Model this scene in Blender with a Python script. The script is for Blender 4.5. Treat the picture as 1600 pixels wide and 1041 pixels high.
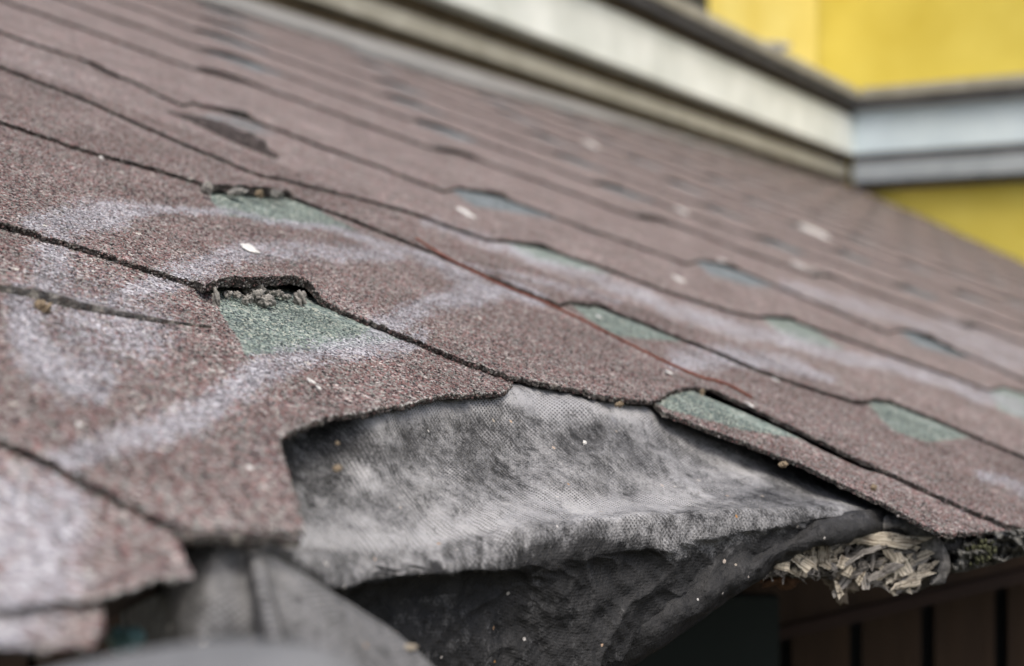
import bpy, math, random
import numpy as np
random.seed(7); RNG = np.random.default_rng(7)
for o in list(bpy.data.objects): bpy.data.objects.remove(o)
S = bpy.context.scene
C = S.collection
F = 2400.0; HX, HY = 800.0, 563.0; HC = 3.2      # focal length in photo pixels, principal point, camera height

# ------------------------------------------------------------------ camera
cd = bpy.data.cameras.new('camera'); cam = bpy.data.objects.new('camera', cd); C.objects.link(cam)
cam.location = (0, 0, HC); cam.rotation_euler = (math.radians(90), 0, 0)
cd.sensor_width = 36; cd.lens = 36*F/1600; cd.shift_y = (HY-520.5)/1600
cd.clip_start = 0.02; cd.clip_end = 400
cd.dof.use_dof = True; cd.dof.focus_distance = 0.60; cd.dof.aperture_fstop = 8.2
S.camera = cam
# ------------------------------------------------------------------ world, sun
SUN_EL, SUN_AZ = 56, 158       # degrees; azimuth clockwise from +Y
w = bpy.data.worlds.new('World'); S.world = w; w.use_nodes = True
nt = w.node_tree; bg = nt.nodes['Background']
sky = nt.nodes.new('ShaderNodeTexSky'); sky.sky_type = 'NISHITA'; sky.sun_disc = False
sky.sun_elevation = math.radians(SUN_EL); sky.sun_rotation = math.radians(SUN_AZ)
sky.air_density = 0.8; sky.dust_density = 5.0; sky.ozone_density = 1.0
nt.links.new(sky.outputs[0], bg.inputs[0]); bg.inputs[1].default_value = 0.15
sd = bpy.data.lights.new('sun', 'SUN'); sd.energy = 1.1; sd.angle = math.radians(26); sd.color = (1, .965, .91)
so = bpy.data.objects.new('sun', sd); C.objects.link(so)
a, e = math.radians(SUN_AZ), math.radians(SUN_EL)
from mathutils import Vector, Euler
sdir = Vector((math.sin(a)*math.cos(e), math.cos(a)*math.cos(e), math.sin(e)))
so.rotation_euler = sdir.to_track_quat('Z', 'Y').to_euler()
S.view_settings.view_transform = 'Standard'; S.view_settings.look = 'None'
S.view_settings.exposure = 0.58; S.view_settings.gamma = 1

# ------------------------------------------------------------------ the roof plane
HOM = np.array([[493.688568,50.0998117,300.198505],[164.960922,-28.2182058,158.184131],[.0978959694,.161653772,1]])
KI = np.array([[1/F,0,-HX/F],[0,1/F,-HY/F],[0,0,1.]])
CC = KI @ HOM * 1.13
toW = lambda v: np.stack([v[...,0], v[...,2], HC - v[...,1]], -1)
O3 = toW(CC[:,2]); L3 = toW(CC[:,0]) - np.array([0,0,HC]); M3 = toW(CC[:,1]) - np.array([0,0,HC])
N3 = np.cross(L3, M3); N3 /= np.linalg.norm(N3)
if N3[2] < 0: N3 = -N3
CAM = np.array([0,0,HC])
LM = np.stack([L3, M3, N3], 1); LMI = np.linalg.inv(LM)
def ray(x, y): return np.stack([(np.asarray(x,float)-HX)/F, np.ones_like(np.asarray(x,float)), (HY-np.asarray(y,float))/F], -1)
def P(x, y, z): return CAM + ray(x, y)*np.asarray(z, float)[..., None]
def R(x, y, h=0.0):                       # where the sight line of a photo point meets the roof (raised by h)
    r = ray(x, y); t = ((O3 - CAM) @ N3 + h) / (r @ N3)
    return CAM + r*np.asarray(t)[..., None]
def depth(x, y, h=0.0): return R(x, y, h)[..., 1]
def ij(x, y, h=0.0): return (LMI @ (R(x, y, h) - O3))[:2]
def W(i, j, h): return O3 + np.asarray(i)[...,None]*L3 + np.asarray(j)[...,None]*M3 + np.asarray(h)[...,None]*N3
def proj(V):
    return HX + F*V[...,0]/V[...,1], HY - F*(V[...,2]-HC)/V[...,1]

# ------------------------------------------------------------------ numpy noise
_tab = RNG.random((256,256))
def vnoise(x, y):
    x = np.asarray(x,float); y = np.asarray(y,float)
    xi = np.floor(x).astype(int); yi = np.floor(y).astype(int); fx = x-xi; fy = y-yi
    fx = fx*fx*(3-2*fx); fy = fy*fy*(3-2*fy)
    g = lambda a,b: _tab[a & 255, b & 255]
    return (g(xi,yi)*(1-fx)+g(xi+1,yi)*fx)*(1-fy)+(g(xi,yi+1)*(1-fx)+g(xi+1,yi+1)*fx)*fy
def fbm(x, y, n=4):
    s = 0; a = .5
    for k in range(n): s = s + a*(vnoise(np.asarray(x)*2**k+17*k, np.asarray(y)*2**k+5*k)-.5); a *= .5
    return s*2

# ------------------------------------------------------------------ object helpers
def mesh_obj(name, V, Fc, mat=None, parent=None, attrs=None, smooth=True, uv=None):
    me = bpy.data.meshes.new(name)
    V = np.asarray(V, float)
    if isinstance(Fc, np.ndarray) or (isinstance(Fc, tuple) and isinstance(Fc[0], np.ndarray)):
        parts = [Fc] if isinstance(Fc, np.ndarray) else list(Fc)
        li = np.concatenate([p_.ravel() for p_ in parts]).astype(np.int32)
        tot = np.concatenate([np.full(len(p_), p_.shape[1]) for p_ in parts]); st = np.concatenate([[0], np.cumsum(tot)[:-1]]).astype(np.int32)
        me.vertices.add(len(V)); me.vertices.foreach_set('co', V.astype(np.float32).ravel())
        me.loops.add(len(li)); me.loops.foreach_set('vertex_index', li)
        me.polygons.add(len(st)); me.polygons.foreach_set('loop_start', st)
        me.update(calc_edges=True); me.validate()
    else: me.from_pydata(V.tolist(), [], [tuple(int(q) for q in f) for f in Fc])
    if attrs:
        for k, v in attrs.items():
            at = me.attributes.new(k, 'FLOAT', 'POINT'); at.data.foreach_set('value', np.asarray(v, np.float32))
    if uv is not None:
        ul = me.uv_layers.new(name='UVMap'); li = np.empty(len(me.loops), int); me.loops.foreach_get('vertex_index', li)
        ul.data.foreach_set('uv', np.asarray(uv)[li].astype(np.float32).ravel())
    if smooth: me.polygons.foreach_set('use_smooth', [True]*len(me.polygons))
    if mat: me.materials.append(mat)
    o = bpy.data.objects.new(name, me); C.objects.link(o)
    if parent: o.parent = parent
    return o
def tag(o, label=None, cat=None, group=None, kind=None):
    if label: o['label'] = label
    if cat: o['category'] = cat
    if group: o['group'] = group
    if kind: o['kind'] = kind
    return o
def empty(name, loc=(0,0,0)):
    o = bpy.data.objects.new(name, None); C.objects.link(o); o.location = loc; o.empty_display_size = .05; return o
def rebase(o):                              # put the origin at the object's own base, keep the mesh where it is
    me = o.data; n = len(me.vertices); co = np.empty(n*3); me.vertices.foreach_get('co', co); co = co.reshape(-1,3)
    c = co.mean(0); c[2] = co[:,2].min(); co -= c; me.vertices.foreach_set('co', co.ravel()); o.location = c; return o

class MB:
    def __init__(s): s.v = []; s.f = []
    def add(s, V, Fc):
        n = len(s.v); s.v += [tuple(p) for p in V]; s.f += [tuple(q+n for q in f) for f in Fc]
    def box(s, c, ax, ay, az):              # centre and three half-axis vectors
        c, ax, ay, az = map(np.array, (c, ax, ay, az))
        V = [c+i*ax+j*ay+k*az for k in (-1,1) for j in (-1,1) for i in (-1,1)]
        s.add(V, [(0,2,3,1),(4,5,7,6),(0,1,5,4),(1,3,7,5),(3,2,6,7),(2,0,4,6)])
    def tube(s, pts, rad, n=8):
        pts = [np.array(p) for p in pts]; rings = []
        for k, p in enumerate(pts):
            d = pts[min(k+1,len(pts)-1)]-pts[max(k-1,0)]; d /= np.linalg.norm(d)
            u = np.cross(d, [0,0,1.]); u /= np.linalg.norm(u); v = np.cross(d, u)
            r = rad[k] if hasattr(rad,'__len__') else rad
            rings.append([p+r*(math.cos(t)*u+math.sin(t)*v) for t in [2*math.pi*q/n for q in range(n)]])
        V = [q for r_ in rings for q in r_]; Fc = []
        for k in range(len(pts)-1):
            for q in range(n): Fc.append((k*n+q, k*n+(q+1)%n, (k+1)*n+(q+1)%n, (k+1)*n+q))
        Fc += [tuple(range(n))[::-1], tuple(range((len(pts)-1)*n, len(pts)*n))]
        s.add(V, Fc)
    def build(s, name, mat, parent=None, smooth=False): return mesh_obj(name, s.v, s.f, mat, parent, smooth=smooth)

# ------------------------------------------------------------------ materials
class NT:
    def __init__(s, name, rough=.8, spec=.3):
        s.m = bpy.data.materials.new(name); s.m.use_nodes = True; s.t = s.m.node_tree; s.b = s.t.nodes['Principled BSDF']
        s.b.inputs['Roughness'].default_value = rough; s.b.inputs['Specular IOR Level'].default_value = spec
    def n(s, typ, **kw):
        nd = s.t.nodes.new('ShaderNode'+typ)
        for k, v in kw.items():
            if k in nd.inputs: nd.inputs[k].default_value = v
            else: setattr(nd, k, v)
        return nd
    def l(s, a, b): s.t.links.new(a, b)
    def set(s, sock, v):
        if hasattr(v, 'is_output'): s.l(v, sock)
        else: sock.default_value = v
    def math(s, op, a, b=0.0, c=None, clamp=False):
        nd = s.n('Math', operation=op, use_clamp=clamp); s.set(nd.inputs[0], a); s.set(nd.inputs[1], b)
        if c is not None: s.set(nd.inputs[2], c)
        return nd.outputs[0]
    def mix(s, f, a, b, mode='MIX'):
        nd = s.n('Mix', data_type='RGBA', blend_type=mode); s.set(nd.inputs[0], f)
        s.set(nd.inputs[6], a if hasattr(a,'is_output') else (*a,1)); s.set(nd.inputs[7], b if hasattr(b,'is_output') else (*b,1)); return nd.outputs[2]
    def coord(s): return s.n('NewGeometry').outputs['Position']
    def noise(s, scale, detail=4, rough=.55, vec=None):
        nd = s.n('TexNoise'); nd.inputs['Scale'].default_value = scale; nd.inputs['Detail'].default_value = detail; nd.inputs['Roughness'].default_value = rough
        if vec is not None: s.l(vec, nd.inputs['Vector'])
        return nd.outputs[0]
    def ramp(s, f, stops, interp='LINEAR'):
        nd = s.n('ValToRGB'); cr = nd.color_ramp; cr.interpolation = interp
        while len(cr.elements) < len(stops): cr.elements.new(.5)
        for e_, (p, c) in zip(cr.elements, stops): e_.position = p; e_.color = (*c,1) if hasattr(c,'__len__') else (c,c,c,1)
        s.l(f, nd.inputs[0]); return nd.outputs[0]
    def attr(s, name): return s.n('Attribute', attribute_name=name).outputs['Fac']
    def sstep(s, v, lo, hi):
        nd = s.n('MapRange', interpolation_type='SMOOTHSTEP'); s.set(nd.inputs[0], v); nd.inputs[1].default_value = lo; nd.inputs[2].default_value = hi
        return nd.outputs[0]
    def bump(s, h, dist, strength=1.0, prev=None):
        nd = s.n('Bump'); nd.inputs['Strength'].default_value = strength; nd.inputs['Distance'].default_value = dist
        s.l(h, nd.inputs['Height'])
        if prev is not None: s.l(prev, nd.inputs['Normal'])
        return nd.outputs[0]
    def out(s, col, nrm=None):
        s.set(s.b.inputs['Base Color'], col if hasattr(col,'is_output') else (*col,1))
        if nrm is not None: s.l(nrm, s.b.inputs['Normal'])
        return s.m

def mat_shingle():
    t = NT('granule_shingle', .85, .25); g = t.coord()
    vo = t.n('TexVoronoi', feature='F1'); vo.inputs['Scale'].default_value = 780; t.l(g, vo.inputs['Vector'])
    sep = t.n('SeparateColor'); t.l(vo.outputs['Color'], sep.inputs[0]); ga = t.attr('grain'); isg = t.math('GREATER_THAN', ga, .001)
    def pick(a_, b_): return t.math('ADD', t.math('MULTIPLY', a_, t.math('SUBTRACT', 1.0, isg)), t.math('MULTIPLY', b_, isg))
    rnd = pick(sep.outputs[0], ga); rnd2 = pick(sep.outputs[1], t.math('FRACT', t.math('MULTIPLY', ga, 37.7)))
    red = t.ramp(rnd, [(0,(.018,.018,.02)),(.18,(.08,.058,.058)),(.40,(.255,.148,.138)),(.58,(.205,.158,.148)),(.74,(.20,.215,.195)),(.9,(.33,.29,.275)),(1,(.50,.47,.44))])
    grn = t.ramp(rnd, [(0,(.04,.05,.05)),(.2,(.10,.13,.125)),(.5,(.19,.24,.215)),(.7,(.25,.31,.27)),(.88,(.33,.37,.33)),(1,(.46,.47,.39))])
    dst = t.ramp(rnd, [(0,(.09,.09,.10)),(.2,(.24,.24,.26)),(.6,(.37,.37,.40)),(1,(.58,.58,.62))])
    mid = t.noise(28, 5, .6, g); fine = t.noise(240, 3, .6, g)
    grn = t.mix(t.math('MULTIPLY', t.attr('slot'), .75), grn, t.ramp(rnd, [(0,(.05,.06,.07)),(.5,(.13,.155,.175)),(1,(.30,.33,.36))]))  # patches on far courses turn blue-grey: sky reflection put into the colour
    gm = t.math('ADD', t.attr('green'), t.math('MULTIPLY', t.math('SUBTRACT', rnd2, .5), .35))
    gm = t.math('ADD', gm, t.math('MULTIPLY', t.math('SUBTRACT', fine, .5), .5))
    gm = t.sstep(gm, .42, .58)
    col = t.mix(gm, red, grn)
    d = t.math('ADD', t.math('MULTIPLY', t.attr('dust'), 1.0), t.math('MULTIPLY', t.math('SUBTRACT', mid, .5), .7))
    d = t.math('ADD', d, t.math('MULTIPLY', t.math('SUBTRACT', t.noise(150, 4, .7, g), .5), 1.3))
    d = t.math('ADD', d, t.math('MULTIPLY', t.math('SUBTRACT', rnd2, .5), .9))
    d = t.math('MULTIPLY', t.sstep(d, .28, .95), .84)
    col = t.mix(d, col, dst)
    tone = t.ramp(mid, [(.3,.74),(.7,1.16)])
    col = t.mix(1.0, col, tone, 'MULTIPLY')
    white = t.n('TexVoronoi', feature='F1'); white.inputs['Scale'].default_value = 95; t.l(g, white.inputs['Vector'])
    ws = t.n('SeparateColor'); t.l(white.outputs['Color'], ws.inputs[0])
    wm = t.math('MULTIPLY', t.math('GREATER_THAN', ws.outputs[2], .955), t.math('LESS_THAN', white.outputs['Distance'], .13))
    col = t.mix(wm, col, (.6,.58,.52))
    ed = t.attr('edge')
    fine = t.math('ADD', t.math('MULTIPLY', fine, .6), t.math('MULTIPLY', t.noise(1100, 3, .6, g), .4))
    col = t.mix(t.math('MULTIPLY', ed, .93), col, t.ramp(fine, [(.40,(.012,.012,.011)),(.52,(.045,.043,.038)),(.62,(.22,.21,.185))]))
    col = t.mix(t.attr('pale'), col, t.ramp(fine, [(.3,(.10,.10,.095)),(.5,(.33,.33,.31)),(.7,(.5,.5,.47))]))
    hh = t.math('MULTIPLY', t.math('SUBTRACT', 1.0, vo.outputs['Distance']), t.math('ADD', rnd2, .35))
    nb = t.bump(hh, .0009, 1.0); nb = t.bump(fine, .0012, .6, nb); nb = t.bump(mid, .004, .5, nb)
    return t.out(col, nb)

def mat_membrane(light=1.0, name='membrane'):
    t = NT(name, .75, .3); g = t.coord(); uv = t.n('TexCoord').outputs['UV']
    wob = t.n('VectorMath', operation='ADD'); t.l(uv, wob.inputs[0])
    sc = t.n('VectorMath', operation='SCALE'); nn = t.n('TexNoise'); nn.inputs['Scale'].default_value = 60; t.l(g, nn.inputs['Vector'])
    t.l(nn.outputs['Color'], sc.inputs[0]); sc.inputs['Scale'].default_value = .0006; t.l(sc.outputs[0], wob.inputs[1])
    sx = t.n('SeparateXYZ'); t.l(wob.outputs[0], sx.inputs[0])
    k = 2*math.pi/.00195
    wu = t.math('SINE', t.math('MULTIPLY', t.math('ADD', sx.outputs[0], sx.outputs[1]), k*.75)); wv = t.math('SINE', t.math('MULTIPLY', t.math('SUBTRACT', sx.outputs[0], sx.outputs[1]), k*.75))
    weave = t.math('MULTIPLY', wu, wv)
    weave = t.math('ADD', t.math('MULTIPLY', weave, .5), t.math('MULTIPLY', wu, .3))
    big = t.noise(22, 6, .65, g); mid = t.noise(130, 4, .65, g); fin = t.noise(900, 2, .6, g)
    st = t.n('Mapping'); t.l(uv, st.inputs[0]); st.inputs['Scale'].default_value = (240, 38, 1)
    streak = t.noise(1.0, 4, .6, st.outputs[0])
    nz = t.math('MULTIPLY', t.math('SUBTRACT', big, .5), 1.05)
    nz = t.math('ADD', nz, t.math('MULTIPLY', t.math('SUBTRACT', mid, .5), .9))
    nz = t.math('ADD', nz, t.math('MULTIPLY', t.math('SUBTRACT', streak, .5), t.math('MULTIPLY', t.attr('streak'), 1.4)))
    nz = t.math('ADD', nz, t.math('MULTIPLY', t.math('SUBTRACT', fin, .5), 1.0))
    nz = t.math('ADD', nz, t.math('MULTIPLY', weave, .12))
    amp = t.math('MINIMUM', 1.0, t.math('ADD', .42, t.math('MULTIPLY', t.attr('dust'), 2.2)))
    f = t.math('ADD', t.math('MULTIPLY', t.attr('dust'), 1.25), t.math('MULTIPLY', nz, amp))
    f = t.sstep(f, .15, 1.25)
    hole = t.sstep(t.math('ADD', t.math('MULTIPLY', wu, .5), t.math('MULTIPLY', wv, .5)), .0, .6)
    hn = t.sstep(t.math('ADD', t.noise(48, 4, .6, g), t.math('MULTIPLY', t.math('SUBTRACT', fin, .5), .5)), .40, .62)
    f = t.math('MULTIPLY', f, t.math('SUBTRACT', 1.0, t.math('MULTIPLY', t.math('MULTIPLY', hole, hn), .85)))
    hn2 = t.sstep(t.math('ADD', mid, t.math('MULTIPLY', t.math('SUBTRACT', fin, .5), .7)), .44, .30)
    f = t.math('MULTIPLY', f, t.math('SUBTRACT', 1.0, t.math('MULTIPLY', hn2, .38)))
    base = t.ramp(mid, [(.3,(.012,.0125,.013)),(.7,(.034,.034,.034))])
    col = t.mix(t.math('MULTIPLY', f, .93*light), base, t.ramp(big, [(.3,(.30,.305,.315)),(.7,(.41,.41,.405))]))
    sp = t.n('TexVoronoi', feature='F1'); sp.inputs['Scale'].default_value = 170; t.l(g, sp.inputs['Vector'])
    ss = t.n('SeparateColor'); t.l(sp.outputs['Color'], ss.inputs[0])
    sm = t.math('MULTIPLY', t.math('GREATER_THAN', ss.outputs[0], .70), t.math('LESS_THAN', sp.outputs['Distance'], t.math('MULTIPLY', ss.outputs[2], .16)))
    col = t.mix(sm, col, t.ramp(ss.outputs[1], [(0,(.25,.22,.18)),(.6,(.45,.44,.42)),(.93,(.3,.16,.06))]))
    nb = t.bump(weave, .00018, .6); nb = t.bump(mid, .0035, .6, nb); nb = t.bump(big, .01, .35, nb)
    return t.out(col, nb)

def mat_noisy(name, c1, c2, scale=30, bump=.002, rough=.8, det=5, spec=.3, stretch=None, c3=None):
    t = NT(name, rough, spec); g = t.coord()
    if stretch:
        mp = t.n('Mapping'); t.l(g, mp.inputs[0]); mp.inputs['Scale'].default_value = stretch; g = mp.outputs[0]
    n1 = t.noise(scale, det, .62, g)
    st = [(.3,c1),(.68,c2)] + ([(.8,c3)] if c3 else [])
    return t.out(t.ramp(n1, st), t.bump(n1, bump, .8))

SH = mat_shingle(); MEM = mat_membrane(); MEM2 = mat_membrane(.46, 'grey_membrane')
DECK = mat_noisy('dark_old_wood', (.02,.015,.011), (.07,.05,.036), 40, .004)
RUST = mat_noisy('rusty_steel', (.09,.028,.018), (.19,.06,.036), 400, .0004)
def mat_chip(name, c0, c1):
    t = NT(name, .85, .15); g = t.coord(); rn = t.attr('rnd')
    mp = t.n('Mapping'); t.l(t.n('TexCoord').outputs['UV'], mp.inputs[0]); mp.inputs['Scale'].default_value = (90, 1300, 1)
    gr = t.noise(1.0, 4, .6, mp.outputs[0]); bl = t.noise(260, 4, .6, g)
    col = t.mix(t.sstep(gr, .34, .60), c0, c1); col = t.mix(t.sstep(bl, .52, .70), col, (.06,.055,.048))
    col = t.mix(1.0, col, t.ramp(rn, [(0,.5),(.5,.95),(1,1.25)]), 'MULTIPLY')
    return t.out(col, t.bump(gr, .0007, .9))
CHIP = mat_chip('pale_wood', (.22,.18,.13), (.66,.60,.48))
CHIPG = mat_chip('grey_wood', (.06,.055,.05), (.33,.31,.28))
CHIP0 = mat_noisy('cream_chip', (.22,.19,.14), (.50,.45,.36), 200, .001)
LUMP = mat_noisy('grey_crumb', (.10,.095,.085), (.34,.33,.30), 420, .0014)
TAN = mat_noisy('tan_crumb', (.09,.065,.04), (.30,.24,.16), 420, .0012)
DROP = mat_noisy('white_dropping', (.48,.48,.45), (.78,.77,.73), 500, .0010, .7)
MOSS = mat_noisy('mossy_grit', (.035,.034,.03), (.17,.17,.155), 330, .002)
GREENM = mat_noisy('green_moss', (.028,.03,.014), (.085,.09,.045), 700, .002)
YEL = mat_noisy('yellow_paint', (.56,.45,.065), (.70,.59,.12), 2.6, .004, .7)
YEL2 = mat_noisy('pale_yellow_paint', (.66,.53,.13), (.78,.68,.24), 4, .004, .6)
WHITE = mat_noisy('old_white_paint', (.56,.60,.56), (.80,.84,.80), 5, .003, .6)
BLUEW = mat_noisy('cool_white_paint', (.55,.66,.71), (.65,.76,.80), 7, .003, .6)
BEIGE = mat_noisy('weathered_beige', (.26,.25,.20), (.40,.39,.33), 14, .004)
BROWN = mat_noisy('brown_wood_shade', (.045,.033,.018), (.10,.075,.045), 20, .003)  # brown cornice wood, with the shade of recesses and ledge in its colour
ZINC = mat_noisy('grey_metal', (.24,.25,.26), (.36,.37,.38), 12, .001, .5, 4, .5)
DGREY = mat_noisy('dark_grey_paint_and_shade', (.055,.055,.058), (.11,.11,.115), 12, .002)
BOARD = mat_noisy('brown_board', (.026,.014,.007), (.05,.028,.014), 8, .003, .7, 5, .3, (6,6,.6))
GREENP = mat_noisy('dark_green_panel', (.007,.011,.009), (.012,.017,.014), 6, .002)
GROUND = mat_noisy('ground', (.03,.032,.022), (.07,.07,.05), 3, .02)
TEAL = mat_noisy('teal_plastic', (.06,.11,.105), (.09,.17,.16), 60, .001, .45)
GLASS = mat_noisy('dark_window', (.012,.014,.016), (.04,.042,.045), 4, .001, .6, 3, .2)

# ------------------------------------------------------------------ painted-on wear, drawn in photo pixels and carried onto the roof
def seg_dist(x, y, pts):
    d = np.full(np.shape(x), 1e9); wv = np.ones(np.shape(x))
    for (x0,y0,w0),(x1,y1,w1) in zip(pts[:-1], pts[1:]):
        vx, vy = x1-x0, y1-y0; t = np.clip(((x-x0)*vx+(y-y0)*vy)/(vx*vx+vy*vy+1e-9), 0, 1)
        dd = np.hypot(x-x0-t*vx, y-y0-t*vy)/(w0+(w1-w0)*t)
        d = np.minimum(d, dd)
    return d
def in_poly(x, y, poly, soft=3.0):
    ins = np.zeros(np.shape(x), bool); n = len(poly); d = np.full(np.shape(x), 1e9)
    for k in range(n):
        x0,y0 = poly[k]; x1,y1 = poly[(k+1)%n]
        c = ((y0 > y) != (y1 > y)) & (x < (x1-x0)*(y-y0)/(y1-y0+1e-9)+x0); ins ^= c
        vx, vy = x1-x0, y1-y0; t = np.clip(((x-x0)*vx+(y-y0)*vy)/(vx*vx+vy*vy+1e-9), 0, 1)
        d = np.minimum(d, np.hypot(x-x0-t*vx, y-y0-t*vy))
    return np.clip(.5+np.where(ins, d, -d)/(2*soft), 0, 1)
DUST = [
 ([(40,352,18),(130,340,26),(190,328,18),(260,325,9),(330,330,8),(450,347,7),(560,368,9),(650,400,11),(760,452,18)], .95),
 ([(120,345,30),(180,340,24)], .9),
 ([(90,375,38),(70,470,40)], .85), ([(30,470,30),(60,560,40),(120,600,40),(155,625,16)], 1.0),
 ([(130,500,75),(220,520,60)], .75), ([(150,560,45),(170,600,20)], .9),
 ([(170,470,14),(260,440,22),(330,408,14),(400,388,20),(500,392,16),(620,398,14)], .85),
 ([(280,425,26),(330,420,20)], .7),
 ([(590,515,20),(660,485,20),(720,462,20),(790,452,18),(850,470,12)], .95),
 ([(90,725,26),(200,690,28),(300,655,30),(370,605,28),(420,575,26),(500,552,22),(600,540,20),(660,525,16)], .95),
 ([(0,820,90),(90,790,60),(60,900,80),(0,980,70)], .9), ([(200,925,10),(300,905,10)], .6),
 ([(660,345,8),(760,378,9),(880,420,12),(980,455,14),(1120,505,16),(1270,545,14),(1400,575,12),(1600,640,14)], .8),
 ([(700,405,6),(860,445,8),(960,470,8)], .6),
 ([(1060,560,22),(1150,560,20),(1220,570,14),(1300,590,8)], .85),
 ([(1220,445,12),(1330,475,16),(1450,510,14),(1600,560,16)], .6), ([(1480,520,25),(1600,560,30)], .6),
 ([(1540,745,10),(1600,768,16)], .8), ([(1000,455,8),(1120,490,8)], .4),
 ([(20,100,40),(120,150,30)], .12),
]
GREEN = {-4:[
 [(320,440),(345,490),(372,530),(384,556),(450,552),(520,548),(600,538),(655,527),(600,500),(485,425)],
 [(1022,630),(1085,590),(1180,620),(1275,690),(1215,680),(1160,672),(1100,655),(1050,642)],],
 -3:[
 [(318,285),(332,318),(352,336),(420,348),(480,352),(560,362),(500,330),(440,285)],
 [(885,470),(920,500),(960,524),(1000,530),(1075,535),(1020,505),(940,465)],
 [(1345,615),(1375,655),(1400,675),(1450,692),(1515,684),(1450,650),(1390,610)],],
 -2:[
 [(785,375),(815,400),(870,415),(960,432),(900,405),(840,370)],
 [(1175,485),(1215,518),(1260,538),(1320,548),(1280,520),(1230,490)],
 [(1540,605),(1560,640),(1600,655),(1640,650),(1600,600)],]}
def dust_px(x, y):
    wx = x + 14*fbm(x/40, y/40); wy = y + 10*fbm(x/40+9, y/40+3)
    d = np.zeros(np.shape(x))
    for pts, s in DUST: d = np.maximum(d, s*np.clip(1.35-seg_dist(wx, wy, pts), 0, 1))
    return d

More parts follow.
